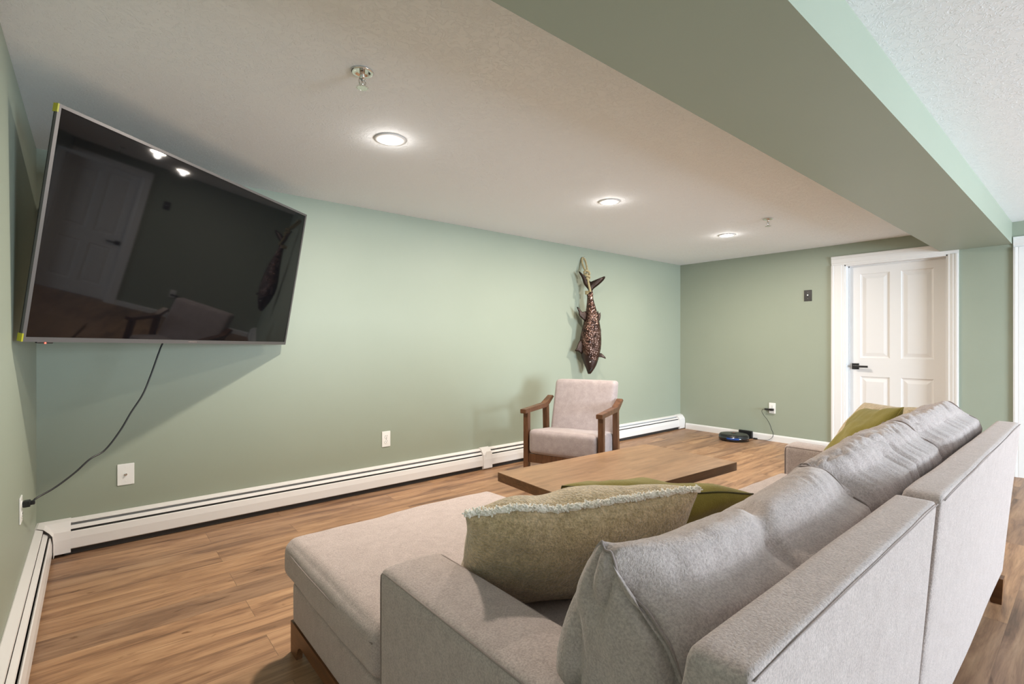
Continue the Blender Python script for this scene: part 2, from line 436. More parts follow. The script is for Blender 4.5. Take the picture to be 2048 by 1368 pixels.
def heater(name, axis, a, b_, label, cuts):
    root = empty(name, ((a + b_) / 2, 0, 0) if axis == 'long' else (XL, (a + b_) / 2, 0), 0, label, 'heater')
    off = -Vector(root.location)
    def part(nm, poly, p, q, m, **k):
        bm = bmesh.new(); prof(poly, axis, p, q, bm); bmesh.ops.translate(bm, verts=bm.verts, vec=off)
        return from_bm(nm, bm, m, root)
    part('back_plate', BACK, a, b_, 'heater_enamel')
    part('heating_element', ELEM, a + .02, b_ - .02, 'shaded_fin_metal')
    part('gap_shade_strip', DARK, a, b_, 'dark_gap')
    for p, q in zip(cuts[:-1], cuts[1:]):
        part('damper', DAMP, p + .002, q - .002, 'heater_enamel')
        part('front_cover', FRONT, p + .002, q - .002, 'heater_enamel')
    return root, part
CAP = [(.0, .012), (.0, .197), (.006, .199), (.036, .188), (.060, .160), (.071, .140), (.075, .095), (.075, .014), (.066, .006)]
h1, part1 = heater('baseboard_heater', 'long', .10, 6.46, 'long white baseboard heater running under the hanging fish wall', [.115, 3.085, 6.42])
part1('end_cap', CAP, 6.40, XE - .002, 'heater_enamel')
part1('coupling_plate', [(d * 1.03 + .001, z * 1.01) for d, z in CAP], 3.03, 3.135, 'heater_enamel')
h2, part2 = heater('baseboard_heater', 'left', -4.9, -.10, 'white baseboard heater running along the left wall under the television', [-4.9, -.105])
# folded inside-corner piece where both runs meet
bm = bmesh.new()
CP = [(.0, .015), (.0, .196), (.010, .198), (.036, .187), (.060, .160), (.072, .140), (.076, .095), (.076, .02)]
A_ = [bm.verts.new((.13, -d, z)) for d, z in CP]; B_ = [bm.verts.new((XL + max(d, .0) + .002, -max(d, 0) - .002, z)) for d, z in CP]; C_ = [bm.verts.new((XL + d, -.125, z)) for d, z in CP]
for P_, Q_ in ((A_, B_), (B_, C_)):
    for i in range(len(CP) - 1): bm.faces.new((P_[i], P_[i + 1], Q_[i + 1], Q_[i]))
bmesh.ops.translate(bm, verts=bm.verts, vec=-Vector(h1.location))
o = from_bm('corner_piece', bm, 'heater_enamel', h1); sm = o.modifiers.new('s', 'SOLIDIFY'); sm.thickness = .002; sm.offset = -1
box('paper_tag', 3.06 - h1.location.x, 3.12 - h1.location.x, -.078, -.0765, .10, .17, 'paper', h1)

# ================================================================== WALL PLATES
def plate(name, pos, rz, w_, h_, m, label, cat, kind):
    r_ = empty(name, pos, rz, label, cat)
    bm = bmesh.new(); bm_box(bm, -w_ / 2, w_ / 2, -.006, 0, -h_ / 2, h_ / 2, .0025, 2); from_bm('cover_plate', bm, m, r_)
    if kind == 'outlet':
        for s in (1, -1):
            bm = bmesh.new(); bm_cyl(bm, (0, -.0065, s * .0215), .0165, .004, 'Y', 24)
            so = from_bm('socket', bm, m, r_)
            bm = bmesh.new()
            bm_box(bm, -.0075, -.0055, -.0092, -.006, s * .0215 + .001, s * .0215 + .009); bm_box(bm, .0055, .0075, -.0092, -.006, s * .0215 + .001, s * .0215 + .010)
            bm_cyl(bm, (0, -.0078, s * .0215 - .007), .0026, .003, 'Y', 10)
            from_bm('socket_slots', bm, 'dark_gap', so)
        bm = bmesh.new(); bm_cyl(bm, (0, -.0065, 0), .003, .003, 'Y', 12); from_bm('screw', bm, 'chrome', r_)
    if kind == 'switch':
        bm = bmesh.new(); bm_box(bm, -.009, .009, -.008, -.004, -.018, .018, .001); from_bm('toggle_slot', bm, 'black_plastic', r_)
        bm = bmesh.new(); bm_box(bm, -.0055, .0055, -.018, -.004, -.002, .013, .0015); from_bm('toggle', bm, 'plate_white', r_)
        for s in (1, -1):
            bm = bmesh.new(); bm_cyl(bm, (0, -.0065, s * .033), .003, .003, 'Y', 12); from_bm('screw', bm, 'chrome', r_)
    if kind == 'coax':
        bm = bmesh.new(); bm_cyl(bm, (0, -.008, 0), .008, .006, 'Y', 6); bm_cyl(bm, (0, -.014, 0), .0048, .014, 'Y', 18)
        from_bm('coax_connector', bm, 'chrome', r_)
        for s in (1, -1):
            bm = bmesh.new(); bm_cyl(bm, (0, -.0062, s * .042), .003, .002, 'Y', 12); from_bm('screw', bm, 'plate_white', r_)
    return r_
plate('cable_jack', (.378, 0, .4025), 0, .082, .128, 'plate_white', 'white wall plate with a single coax cable connector, under the television', 'wall plate', 'coax')
plate('wall_outlet', (2.080, 0, .4025), 0, .074, .128, 'plate_white', 'empty white outlet on the long green wall above the heater', 'outlet', 'outlet')
plate('wall_outlet', (XL, -.835, .486), R(90), .074, .112, 'plate_white', 'white outlet on the left wall with the television cord plugged in', 'outlet', 'outlet')
plate('wall_outlet', (XE, -1.238, .401), R(-90), .076, .128, 'plate_white', 'white outlet on the end wall holding the black charger plug', 'outlet', 'outlet')
plate('light_switch', (XE, -1.632, 1.739), R(-90), .082, .128, 'plate_black', 'black light switch plate with a white toggle beside the white door', 'switch', 'switch')

# ================================================================== TELEVISION
TW = 1.63; TH = TW / 1.752
yaw, pit, rol = .68692, .17400, -.0124
ex = Vector((math.cos(yaw), math.sin(yaw), 0)); nn = Vector((math.sin(yaw), -math.cos(yaw), 0)); up = Vector((0, 0, 1))
n2 = nn * math.cos(pit) - up * math.sin(pit); u2 = up * math.cos(pit) + nn * math.sin(pit)
ex2 = ex * math.cos(rol) + u2 * math.sin(rol); u3 = u2 * math.cos(rol) - ex * math.sin(rol)
k = (TW - 1.45) / (1.66 - 1.45)
tc_ = Vector((.6439, -1.0108, 1.6033)).lerp(Vector((.7052, -.6040, 1.6612)), k)
tv = empty('television', label='large black flat television tilted from a wall mount in the left corner', cat='television')
tv.matrix_world = Matrix.Translation(tc_) @ Matrix((ex2, -n2, u3)).transposed().to_4x4()
hw, hh = TW / 2, TH / 2
bz = .013; bb_ = .019
bm = bmesh.new()
for q in ((-hw, hw, -hh, -hh + bb_), (-hw, hw, hh - bz, hh), (-hw, -hw + bz, -hh + bb_, hh - bz), (hw - bz, hw, -hh + bb_, hh - bz)):
    bm_box(bm, q[0], q[1], 0, .012, q[2], q[3])
from_bm('bezel', bm, 'silver', tv)
bm = bmesh.new(); nx_, nz_ = 24, 14; vs = {}
for i in range(nx_ + 1):
    for j in range(nz_ + 1):
        x = -hw + bz + (TW - 2 * bz) * i / nx_; z = -hh + bb_ + (TH - bz - bb_) * j / nz_
        vs[i, j] = bm.verts.new((x, .0022 + .0133 * z * z, z))
for i in range(nx_):
    for j in range(nz_): bm.faces.new((vs[i, j], vs[i + 1, j], vs[i + 1, j + 1], vs[i, j + 1]))
g = bmesh.ops.extrude_face_region(bm, geom=bm.faces[:]); bmesh.ops.translate(bm, verts=[v for v in g['geom'] if isinstance(v, bmesh.types.BMVert)], vec=(0, .004, 0))
o = from_bm('screen', bm, 'screen_glass', tv, True); o.data.set_sharp_from_angle(angle=R(30))
bm = bmesh.new()
bm_box(bm, -hw + .001, hw - .001, .010, .020, -hh + .001, hh - .001, .003)
bm_box(bm, -hw + .10, hw - .10, .018, .050, -hh + .05, hh - .22, .012)
from_bm('back_housing', bm, 'black_matte', tv)
bm = bmesh.new(); bm_box(bm, -hw + .055, -hw + .115, .0, .012, -hh - .006, -hh + .001, .002)
sn = from_bm('sensor', bm, 'black_plastic', tv)
bm = bmesh.new(); bmesh.ops.create_uvsphere(bm, u_segments=12, v_segments=8, radius=.0032, matrix=Matrix.Translation((-hw + .085, 0, -hh - .004))); from_bm('indicator_light', bm, 'red_led', sn, True)
for z_ in (hh - .033, -hh + .001):
    bm = bmesh.new(); bm_box(bm, -hw - .0015, -hw + .004, -.0012, .0215, z_, z_ + .032); tag(from_bm('corner_protector', bm, 'yellow_tape', tv), 'yellow corner protector')
bm = bmesh.new()
for i in range(7):   # tiny pale wordmark, too small to read
    bm_box(bm, -.028 + i * .0085, -.0225 + i * .0085, -.0006, .0005, -hh + .008, -hh + .0125)
from_bm('wordmark', bm, 'chrome', tv)
# articulated mount behind the set
mt = bmesh.new(); inv = tv.matrix_world.inverted()
bm_box(mt, -.20, .20, .050, .058, -.16, .16, .003)
a0 = Vector((.1, .058, 0)); wallp = inv @ Vector((.52, -.02, 1.62)); midp = inv @ Vector((.30, -.16, 1.62))
bm_tube(mt, [(0, .055, 0), (0, .09, 0), midp], .018, 10); bm_tube(mt, [midp, wallp], .018, 10)
from_bm('wall_mount', mt, 'black_matte', tv)
bm = bmesh.new(); bm_box(bm, .42, .62, -.02, -.0005, 1.45, 1.79, .003); bmesh.ops.transform(bm, matrix=inv, verts=bm.verts); from_bm('mount_plate', bm, 'black_matte', tv)
# power cord
cp = [(.57, -.435, 1.30), (.519, -.468, 1.193), (.502, -.48, 1.146), (.46, -.508, 1.012), (.426, -.531, .922), (.376, -.565, .837), (.33, -.597, .751), (.27, -.637, .669), (.214, -.676, .640), (.16, -.712, .591), (.093, -.757, .544), (.035, -.800, .518), (.024, -.828, .508)]
pc = empty('power_cord', (.02, -.83, .5), 0, 'black power cord drooping from the television to the left wall outlet', 'cord')
off = Vector(pc.location)
tube('cord', [Vector(p) - off for p in cp], .0042, 'black_plastic', pc, 8)
bm = bmesh.new(); bm_box(bm, XL + .0095, XL + .034, -.848, -.818, .494, .522, .004); bm_box(bm, XL + .03, XL + .048, -.841, -.825, .500, .518, .004); bmesh.ops.translate(bm, verts=bm.verts, vec=-off)
from_bm('plug', bm, 'black_plastic', pc)

# ================================================================== SECTIONAL SOFA
SX0, SX1, SJ = .80, 3.47, 1.745
sofa = empty('sectional_sofa', (2.1, -2.9, 0), 0, 'grey fabric sectional sofa with a chaise, seen from behind its back', 'sofa')
SO = Vector(sofa.location)
def sb(name, x0, x1, y0, y1, z0, z1, m='sofa_fabric', **k):
    fn0 = k.pop('fn', None)
    def fn(p, q):
        if fn0: p = fn0(p, q)
        return p - SO
    return soft_box(name, x0, x1, y0, y1, z0, z1, m, sofa, fn=fn, **k)
def seam(name, pts, rad=.0022, m='sofa_seam', parent=None, off=None, sub=6):
    off = SO if off is None else off
    return tube(name, [Vector(p) - off for p in pts], rad, m, parent or sofa, 6, sub)
# bases
sb('chaise_base', SX0 + .014, 1.79, -3.50, -1.785, .118, .274, r=.02, n=(20, 30, 8), bulge=(.002, .002, 0))
sb('seat_base', 1.80, SX1 - .01, -3.50, -2.64, .118, .292, r=.02, n=(30, 16, 8))
sb('seat_deck', SX0 + .06, 1.75, -3.45, -1.83, .262, .292, r=.005, n=(4, 4, 2))
# wood plinth with an arched cut-out
def plinth(x, y0, y1, nm, t=.022):
    pts = [(y0, .122), (y0, 0), (y0 + .07, 0)]
    for i in range(9): a = PI - PI / 2 * i / 8; pts.append((y0 + .07 + .055 + .055 * math.cos(a), .065 * math.sin(a)))
    for i in range(9): a = PI / 2 - PI / 2 * i / 8; pts.append((y1 - .07 - .055 + .055 * math.cos(a), .065 * math.sin(a)))
    pts += [(y1 - .07, 0), (y1, 0), (y1, .122)]
    pts = [(p[0] - SO.y, p[1]) for p in pts]
    return prism(nm, pts, 0, x - SO.x, x + t - SO.x, 'plinth_wood', sofa)
plinth(SX0 + .012, -3.35, -1.785, 'plinth_rail'); plinth(1.765, -2.60, -1.785, 'plinth_rail')
bm = bmesh.new(); bm_box(bm, SX0 + .034, 1.765, -1.807, -1.787, .06, .122); bmesh.ops.translate(bm, verts=bm.verts, vec=-SO); from_bm('plinth_front', bm, 'plinth_wood', sofa)
def leg(x, y, lean=0):
    bm = bmesh.new(); g_ = bm_box(bm, -.03, .03, -.03, .03, 0, .122)
    for v_ in g_:
        f_ = 1 if v_.co.z > .06 else .62
        v_.co.x *= f_; v_.co.y *= f_
        if v_.co.z < .06: v_.co.y += lean
    bmesh.ops.translate(bm, verts=bm.verts, vec=Vector((x, y, 0)) - SO); return from_bm('leg', bm, 'plinth_wood', sofa)
leg(3.42, -3.50, -.005); leg(3.40, -2.70); leg(1.80, -3.46); leg(.87, -3.46)
# arms
def arm(x0, x1, y1):
    def fn(p, q):
        if p.z > .5: p.z += .006 * (1 - q.x ** 2) + .004 * nz(p.x * 5, p.y * 4, 1)
        return p
    a = sb('arm', x0, x1, -3.50, y1, .125, .605, r=.016, n=(14, 36, 18), fn=fn, bulge=(.004, .004, 0))
    for x in (x0 + .004, x1 - .004):
        seam('piping', [(x, -3.42, .597), (x, (y1 - 3.42) / 2, .599), (x, y1 - .03, .599), (x, y1 - .012, .597), (x, y1 - .004, .590), (x, y1 - .001, .57), (x, y1 - .001, .30), (x, y1 - .001, .13)], .0026, parent=a, sub=0)
    return a
arm(SX0, .985, -2.592); arm(3.295, SX1, -2.63)
# back frame: two sections with a joint, thin on top, sloping inside face
def back(x0, x1, nm, zt, seed, yot, yit, dz=0, dy=0):
    def fn(p, q):
        h_ = max(0, min(1, (p.z - .13) / .7))
        # q.y -1 = outside face, +1 = inside face
        ks = (p.x - x0) / (x1 - x0) * h_
        yo = -3.520 + (yot + 3.520) * h_ + dy * ks * 1.0; yi = -3.36 + (yit + 3.36) * h_ + dy * ks
        p.z += dz * ks
        p.y = yo + (yi - yo) * (p.y + 3.6) / .2
        if p.z > .7: p.z += .004 * nz(p.x * 3, seed, 0)
        p.y += .003 * nz(p.x * 2.2, p.z * 3, seed)
        return p
    b_ = sb(nm, x0, x1, -3.6, -3.4, .128, zt, r=.018, n=(40, 10, 24), fn=fn)
    seam('piping', [(x0 + .012, yot - .001, zt - .008)] + [(x0 + (x1 - x0) * i / 8, yot - .0015 + .002 * nz(i, 2, 3) + dy * i / 8, zt - .006 + .002 * nz(i, seed, 1) + dz * i / 8) for i in range(1, 8)] + [(x1 - .012, yot - .001 + dy, zt - .008 + dz)], .0013, parent=b_)
    return b_
back(SX0 - .006, SJ - .002, 'back_frame', .820, 1.3, -3.560, -3.480, .013, -.012); back(SJ + .002, SX1, 'back_frame', .838, 4.1, -3.580, -3.500)
# seat cushions
def seat_fn(seed, drop=0):
    def fn(p, q):
        if q.z > 0:
            p.z += .005 * (nz(p.x * 2.3, p.y * 2.3, seed)) + .003 * nz(p.x * 9, p.y * 5, seed + 3)
        p.x += .004 * nz(p.y * 5, p.z * 6, seed + 7); p.y += .004 * nz(p.x * 5, p.z * 6, seed + 9)
        return p
    return fn
# chaise cushion, L-shaped round the arm front: main pad plus a slim extension past the arm
c1 = sb('chaise_cushion', SX0 - .008, 1.805, -2.585, -1.750, .284, .438, r=.045, n=(44, 40, 16), bulge=(.006, .008, .020), fn=seat_fn(2.2))
c1b = sb('seat_cushion', .99, 1.800, -3.40, -2.560, .288, .440, r=.02, n=(30, 30, 10), bulge=(.0, .0, .016), fn=seat_fn(2.9))
seam('piping', [(SX0 - .006, -2.56, .396), (SX0 - .010, -2.40, .396), (SX0 - .013, -2.10, .398), (SX0 - .009, -1.85, .400), (SX0 + .000, -1.790, .402), (SX0 + .012, -1.763, .403), (SX0 + .035, -1.752, .404), (1.0, -1.744, .405), (1.3, -1.742, .405), (1.6, -1.744, .405), (1.75, -1.749, .404), (1.785, -1.760, .403), (1.802, -1.79, .402), (1.809, -2.1, .400), (1.808, -2.5, .398)], .0026, parent=c1, sub=3)
for i, (a, b_) in enumerate(((1.806, 2.548), (2.552, 3.290))):
    sb('seat_cushion', a, b_, -3.40, -2.600, .288, .446, r=.035, n=(30, 34, 12), bulge=(.0, .006, .020), fn=seat_fn(5.2 + i * 3))

# back cushions : local box then bent into shape
def lerp_tab(tab, x):
    for (x0, y0), (x1, y1) in zip(tab, tab[1:]):
        if x <= x1:
            k_ = max(0, (x - x0) / (x1 - x0)); return y0 + (y1 - y0) * k_
    return tab[-1][1]
YF = [(0, -3.150), (.3, -3.160), (.5, -3.175), (.7, -3.205), (.88, -3.245), (1, -3.285)]
YB = [(0, -3.340), (.3, -3.405), (.6, -3.448), (.8, -3.478), (.92, -3.468), (1, -3.415)]
def ridge(v): return (1 - min(1, abs(v) * 2.6)) ** 2
def back_cushion(x0, x1, zt, seed, crease=None, wr=.006, lobes=(), rr=.022, pin=.055, ear=1):
    """an overstuffed loose cushion: leaning, rounded over the top, pinched at its corners"""
    def fn(p, q):
        h_ = max(0, min(1, (p.z - .44) / (zt - .44))); t_ = q.y; u = q.x; au = abs(u); sg = 1 if u > 0 else -1
        yf = lerp_tab(YF, h_); yb = lerp_tab(YB, h_)
        end = au ** 5 * (.25 if u > 0 else 1)
        # the box corners of the upper back edge are drawn in, the front ones stick up as ears
        yb += pin * end * math.exp(-((h_ - 1) / .32) ** 2)
        yf += .050 * (1 - au ** 3) * math.sin(PI * h_)
        y_ = yb + (yf - yb) * (t_ + 1) / 2
        top = max(0, (h_ - .55) / .45)
        z_ = p.z
        z_ -= top ** 1.5 * (.052 * max(0, -t_) ** 2.2 + .030 * max(0, t_) ** 2.4 * (1 - end))
        z_ -= top * (.026 * end)
        z_ += ear * top * .020 * au ** 14 * max(0, t_) ** 3
        for c_, wd_, am in lobes:
            z_ += top * am * math.exp(-((u - c_) / wd_) ** 2)
        belly = (1 - abs(t_) ** 3) * math.sin(PI * min(1, h_ * .98 + .01)) ** .6
        x_ = p.x + sg * .022 * belly * au ** 6
        # gathers: fine ridged folds running front to back over the crown
        g_ = max(0, (h_ - .35) / .65)
        w1 = ridge(nz(u * 7.5 + .8 * nz(t_ * 1.1, u * 2, seed), t_ * .75 + seed, 1.0)); w2 = ridge(nz(u * 15 + 1.1 * nz(t_ * 1.4, u * 3, seed), t_ * 1.3 + seed, 7.0))
        fold = (w1 * 1.0 + w2 * .55) * (.35 + .65 * max(0, nz(u * 2.5, t_ * 1.1, seed + 2) + .5))
        fold *= 1 - au ** 9
        z_ -= wr * g_ * fold * (1 - .5 * abs(t_)); y_ += wr * .9 * g_ * fold * (-t_)
        z_ += .009 * g_ * nz(u * 1.9 + seed, t_ * 1.3, h_)
        y_ += .013 * nz(u * 2.2 + seed, h_ * 2.4, 3) * math.sin(PI * h_)
        if au > .75:
            e_ = (au - .75) / .25
            x_ += sg * e_ * (1 - h_ ** 10) * (.014 * nz(t_ * 1.3, h_ * 3.0, seed + 8) - .026 * ridge(nz(t_ * .9 + h_ * 1.8, h_ * 1.6 - t_ * 1.2, seed + 21)))
        if crease is not None:
            d_ = (u - crease - .12 * t_) / .07
            z_ -= .016 * math.exp(-d_ * d_) * g_; y_ += -.014 * math.exp(-d_ * d_) * t_ * g_
        return Vector((x_, y_, z_))
    o = sb('back_cushion', x0, x1, -1, 1, .44, zt, r=rr, n=(110, 40, 44), fn=fn)
    return o, fn
def seam_on(o, fn, x0, x1, zt, pts, rad=.0026):
    """thread a seam over the cushion: pts in box units (-1..1)"""
    P = []
    for (u, t_, h_) in pts:
        p = Vector(((x0 + x1) / 2 + u * (x1 - x0) / 2, 0, .44 + (zt - .44) * (h_ + 1) / 2))
        p = fn(p, Vector((u, t_, h_))); P.append(p - SO)
    tube('piping', P, rad, 'sofa_seam', o, 6, 3)
BC = [(.862, 1.712, .868, 1.7, .0, .0045, ((-1.0, .25, .020), (0.05, .35, -.010), (.75, .3, .012)), .026, .105, 1), (1.715, 2.505, .922, 6.3, None, .0125, ((-1.0, .5, -.026),), .05, .110, 0), (2.512, 3.335, .928, 9.9, None, .0125, ((.3, .5, .004),), .05, .06, 0)]
for x0, x1, zt, sd, cr, wr, lb, rr, pn, er in BC:
    o, fn = back_cushion(x0, x1, zt, sd, cr, wr, lb, rr, pn, er)
    N_ = 26
    for u in (-.985, .985):
        seam_on(o, fn, x0, x1, zt, [(u, .96, -1 + 1.97 * i / N_) for i in range(N_ + 1)] + [(u, .93 - 1.83 * i / 22, .985) for i in range(23)])
        seam_on(o, fn, x0, x1, zt, [(u, -.97, .93 - 1.8 * i / N_) for i in range(N_ + 1)])

# ================================================================== THROW PILLOWS
def pillow_mesh(w_, h_, t_, seed, n=44, wrk=.006, ear=.10, power=.42, ew=.008):
    def surf(u, v, s):
        pinch = 1 - ear * (1 - u * u) * .5 * abs(v) ** 2; pinch2 = 1 - ear * (1 - v * v) * .5 * abs(u) ** 2
        x = u * w_ / 2 * pinch2; z = v * h_ / 2 * pinch
        prof_ = max(0, (1 - u * u)) ** power * max(0, (1 - v * v)) ** power
        y = s * t_ / 2 * prof_
        e = max(0, (1 - u ** 4) * (1 - v ** 4))
        y += wrk * e * (nz(u * 2.2 + seed, v * 2.2, s) * 2 + .5 * nz(u * 6, v * 6 + seed, s))
        rad = math.atan2(v, u); rr = math.hypot(u, v)
        y += s * wrk * .5 * math.sin(rad * 14 + seed) * max(0, rr - .45) * e
        y += .012 * nz(u * 1.5, v * 1.5, seed + 11)
        z += ew * nz(u * 2.4, seed, v) ; x += .006 * nz(v * 2.4, seed + 4, u)
        return Vector((x, y, z))
    bm = bmesh.new(); G = {}
    for s in (-1, 1):
        for i in range(n + 1):
            for j in range(n + 1):
                u = math.sin((2 * i / n - 1) * PI / 2); v = math.sin((2 * j / n - 1) * PI / 2)
                u = u * .6 + (2 * i / n - 1) * .4; v = v * .6 + (2 * j / n - 1) * .4
                if s == 1 and (i in (0, n) or j in (0, n)): G[s, i, j] = G[-1, i, j]; continue
                G[s, i, j] = bm.verts.new(surf(u, v, s) if not (i in (0, n) or j in (0, n)) else surf(u, v, 0))
        for i in range(n):
            for j in range(n): bm.faces.new((G[s, i, j], G[s, i + 1, j], G[s, i + 1, j + 1], G[s, i, j + 1]))
    return bm, surf
def place(name, label, tl, tr, bl, w_, h_, t_, fabricm, seed, seam_m, **kw):
    """top-left, top-right and bottom-left corner positions define the pillow's plane (bottom-left only its direction)"""
    tl, tr, bl = Vector(tl), Vector(tr), Vector(bl)
    X = (tr - tl).normalized(); Z = (tl - bl); Z = (Z - X * Z.dot(X)).normalized(); Y = Z.cross(X)
    c_ = (tl + tr) / 2 - Z * h_ / 2
    root = empty(name, label=label, cat='pillow'); root.matrix_world = Matrix.Translation(c_) @ Matrix((X, Y, Z)).transposed().to_4x4()
    bm, surf = pillow_mesh(w_, h_, t_, seed, **kw)
    from_bm('pillow_cover', bm, fabricm, root, True)
    ring = []
    N_ = 30
    for (a, b_) in (((-1, -1), (1, -1)), ((1, -1), (1, 1)), ((1, 1), (-1, 1)), ((-1, 1), (-1, -1))):
        for i in range(N_): t0 = i / N_; ring.append(surf(a[0] + (b_[0] - a[0]) * t0, a[1] + (b_[1] - a[1]) * t0, 0))
    if seam_m:
        bm = bmesh.new(); bm_tube(bm, ring, .0035, 6, True); from_bm('piping', bm, seam_m, root, True)
    return root, surf
def fringe(root, surf, edges, n_, length, rad, m='fringe_yarn'):
    rnd = random.Random(3); bm = bmesh.new()
    for (a, b_) in edges:
        L = 0
        path = []
        for i in range(60):
            t0 = i / 59; p = surf(a[0] + (b_[0] - a[0]) * t0, a[1] + (b_[1] - a[1]) * t0, 0)
            path.append(p + Vector((rnd.uniform(-.0015, .0015), rnd.uniform(-.0015, .0015), rnd.uniform(-.0015, .0015))))
        bm_tube(bm, path, lambda t: rad * (1 + .35 * math.sin(t * 90)), 7)
        cen = Vector((0, 0, 0))
        for i in range(n_):
            t0 = rnd.random(); p = surf(a[0] + (b_[0] - a[0]) * t0, a[1] + (b_[1] - a[1]) * t0, 0)
            d = (p - cen); d.y = 0
            if a[1] == b_[1]: d = Vector((0, 0, d.z))
            else: d = Vector((d.x, 0, 0))
            d.normalize(); d += Vector((rnd.uniform(-.7, .7), rnd.uniform(-1.1, 1.1), rnd.uniform(-.7, .7))); d.normalize()
            l_ = length * rnd.uniform(.5, 1.1); e = Vector((rnd.uniform(-1, 1), rnd.uniform(-1, 1), rnd.uniform(-1, 1))) * l_ * .35
            bm_tube(bm, [p, p + d * l_ * .55 + e * .4, p + d * l_ + e], rad * .34, 4)
    return from_bm('fringe', bm, m, root, True)
pa, sa = place('throw_pillow', 'beige fuzzy pillow with white fringe beside the near sofa arm', (.925, -2.800, .775), (1.530, -3.095, .785), (1.085, -2.60, .47), .66, .425, .235, 'mohair_fabric', 2.0, None, wrk=.007, ear=.07, ew=.026)
fringe(pa, sa, [((-1, 1), (1, 1))], 1500, .012, .0075)
pb, sb_ = place('throw_pillow', 'olive green knit pillow behind the fringed beige pillow', (1.390, -2.675, .728), (1.985, -3.045, .685), (1.56, -2.47, .44), .68, .40, .20, 'olive_fabric', 5.0, 'olive_seam', wrk=.012, ear=.06, ew=.018)
pcC, sc_ = place('throw_pillow', 'beige pillow with frayed dark edge standing farthest on the sofa', (3.50, -2.975, .868), (3.20, -3.285, .892), (3.24, -2.80, .46), .44, .46, .14, 'mohair_fabric', 8.0, None, wrk=.006, ear=.06)
fringe(pcC, sc_, [((1, 1), (1, -1))], 260, .016, .003)
pd, sd_ = place('throw_pillow', 'olive green pillow leaning on the far back cushions', (3.25, -3.040, .858), (2.95, -3.250, .915), (3.20, -2.78, .46), .39, .46, .16, 'olive_fabric', 12.0, 'olive_fabric', wrk=.010, ear=.10)

# ================================================================== COFFEE TABLE
ct = empty('coffee_table', (2.762, -1.879, 0), R(-3.6), 'low wooden coffee table with a thick brown top between chaise and armchair', 'coffee table')
bm = bmesh.new(); bm_box(bm, -.698, .698, -.3625, .3625, .366, .420, .002, 1)
o = from_bm('tabletop', bm, ['table_top_wood', 'table_edge_wood'], ct)
for p_ in o.data.polygons: p_.material_index = 0 if p_.normal.z > .9 else 1
bm = bmesh.new(); bm_box(bm, -.45, .45, -.22, .22, .30, .366); from_bm('apron', bm, 'table_edge_wood', ct)
for sx in (-1, 1):
    for sy in (-1, 1):
        bm = bmesh.new(); bm_box(bm, sx * .41 - .035, sx * .41 + .035, sy * .18 - .035, sy * .18 + .035, 0, .30, .003); from_bm('leg', bm, 'table_edge_wood', ct)

# ================================================================== ARMCHAIR
ac = empty('armchair', (3.545, -.782, 0), R(-68.3), 'armchair with grey cushions and brown wooden arms below the hanging fish', 'armchair')
W2 = .368; F_ = -.355; B2 = .30
for s in (-1, 1):
    bm = bmesh.new(); bm_box(bm, s * (W2 - .055), s * (W2 - .010), F_, F_ + .05, 0, .592, .003) if s > 0 else bm_box(bm, -(W2 - .010), -(W2 - .055), F_, F_ + .05, 0, .592, .003); from_bm('front_leg', bm, 'chair_wood', ac)
    bm = bmesh.new(); xs_ = sorted((s * (W2 - .055), s * (W2 - .010)))
    bm_prism(bm, [(F_ + .40, .592), (F_ + .45, .61), (F_ + .47, .16), (F_ + .545, 0), (F_ + .50, 0), (F_ + .42, .16)], 0, xs_[0], xs_[1]); from_bm('rear_leg', bm, 'chair_wood', ac)
    xa = sorted((s * (W2 - .056), s * (W2 - .002)))
    bm = bmesh.new()
    bm_prism(bm, [(F_ - .045, .590), (F_ - .045, .626), (F_ + .385, .634), (F_ + .535, .697), (F_ + .570, .680), (F_ + .43, .606), (F_ + .41, .596)], 0, xa[0], xa[1])
    bmesh.ops.bevel(bm, geom=bm.edges[:], offset=.003, segments=2, affect='EDGES')
    from_bm('armrest', bm, 'chair_wood', ac)
    bm = bmesh.new(); xr = sorted((s * (W2 - .050), s * (W2 - .022)))
    bm_box(bm, xr[0], xr[1], F_ + .05, F_ + .43, .165, .240, .002); from_bm('side_rail', bm, 'chair_wood', ac)
bm = bmesh.new(); bm_box(bm, -(W2 - .055), W2 - .055, F_ + .010, F_ + .035, .165, .240, .002); from_bm('front_rail', bm, 'chair_wood', ac)
bm = bmesh.new(); bm_box(bm, -(W2 - .055), W2 - .055, F_ + .41, F_ + .435, .165, .240, .002); from_bm('rear_rail', bm, 'chair_wood', ac)
def chs(p, q):
    k_ = (p.y - F_) / .55
    p.z -= .055 * max(0, k_) * (1 if p.z > .33 else 1)
    p.z += .004 * nz(p.x * 5, p.y * 5, 2); return p
so = soft_box('seat_cushion', -.306, .306, F_ - .012, F_ + .50, .243, .448, 'chair_fabric', ac, r=.035, bulge=(.0, .006, .012), n=(26, 24, 14), fn=chs)
def chb(p, q):
    k_ = (p.z - .30) / .56
    p.y += .16 * k_; p.y += .003 * nz(p.x * 5, p.z * 5, 5); return p
bo = soft_box('back_cushion', -.294, .294, F_ + .40, F_ + .53, .26, .845, 'chair_fabric', ac, r=.03, bulge=(.0, .012, .004), n=(26, 12, 26), fn=chb)

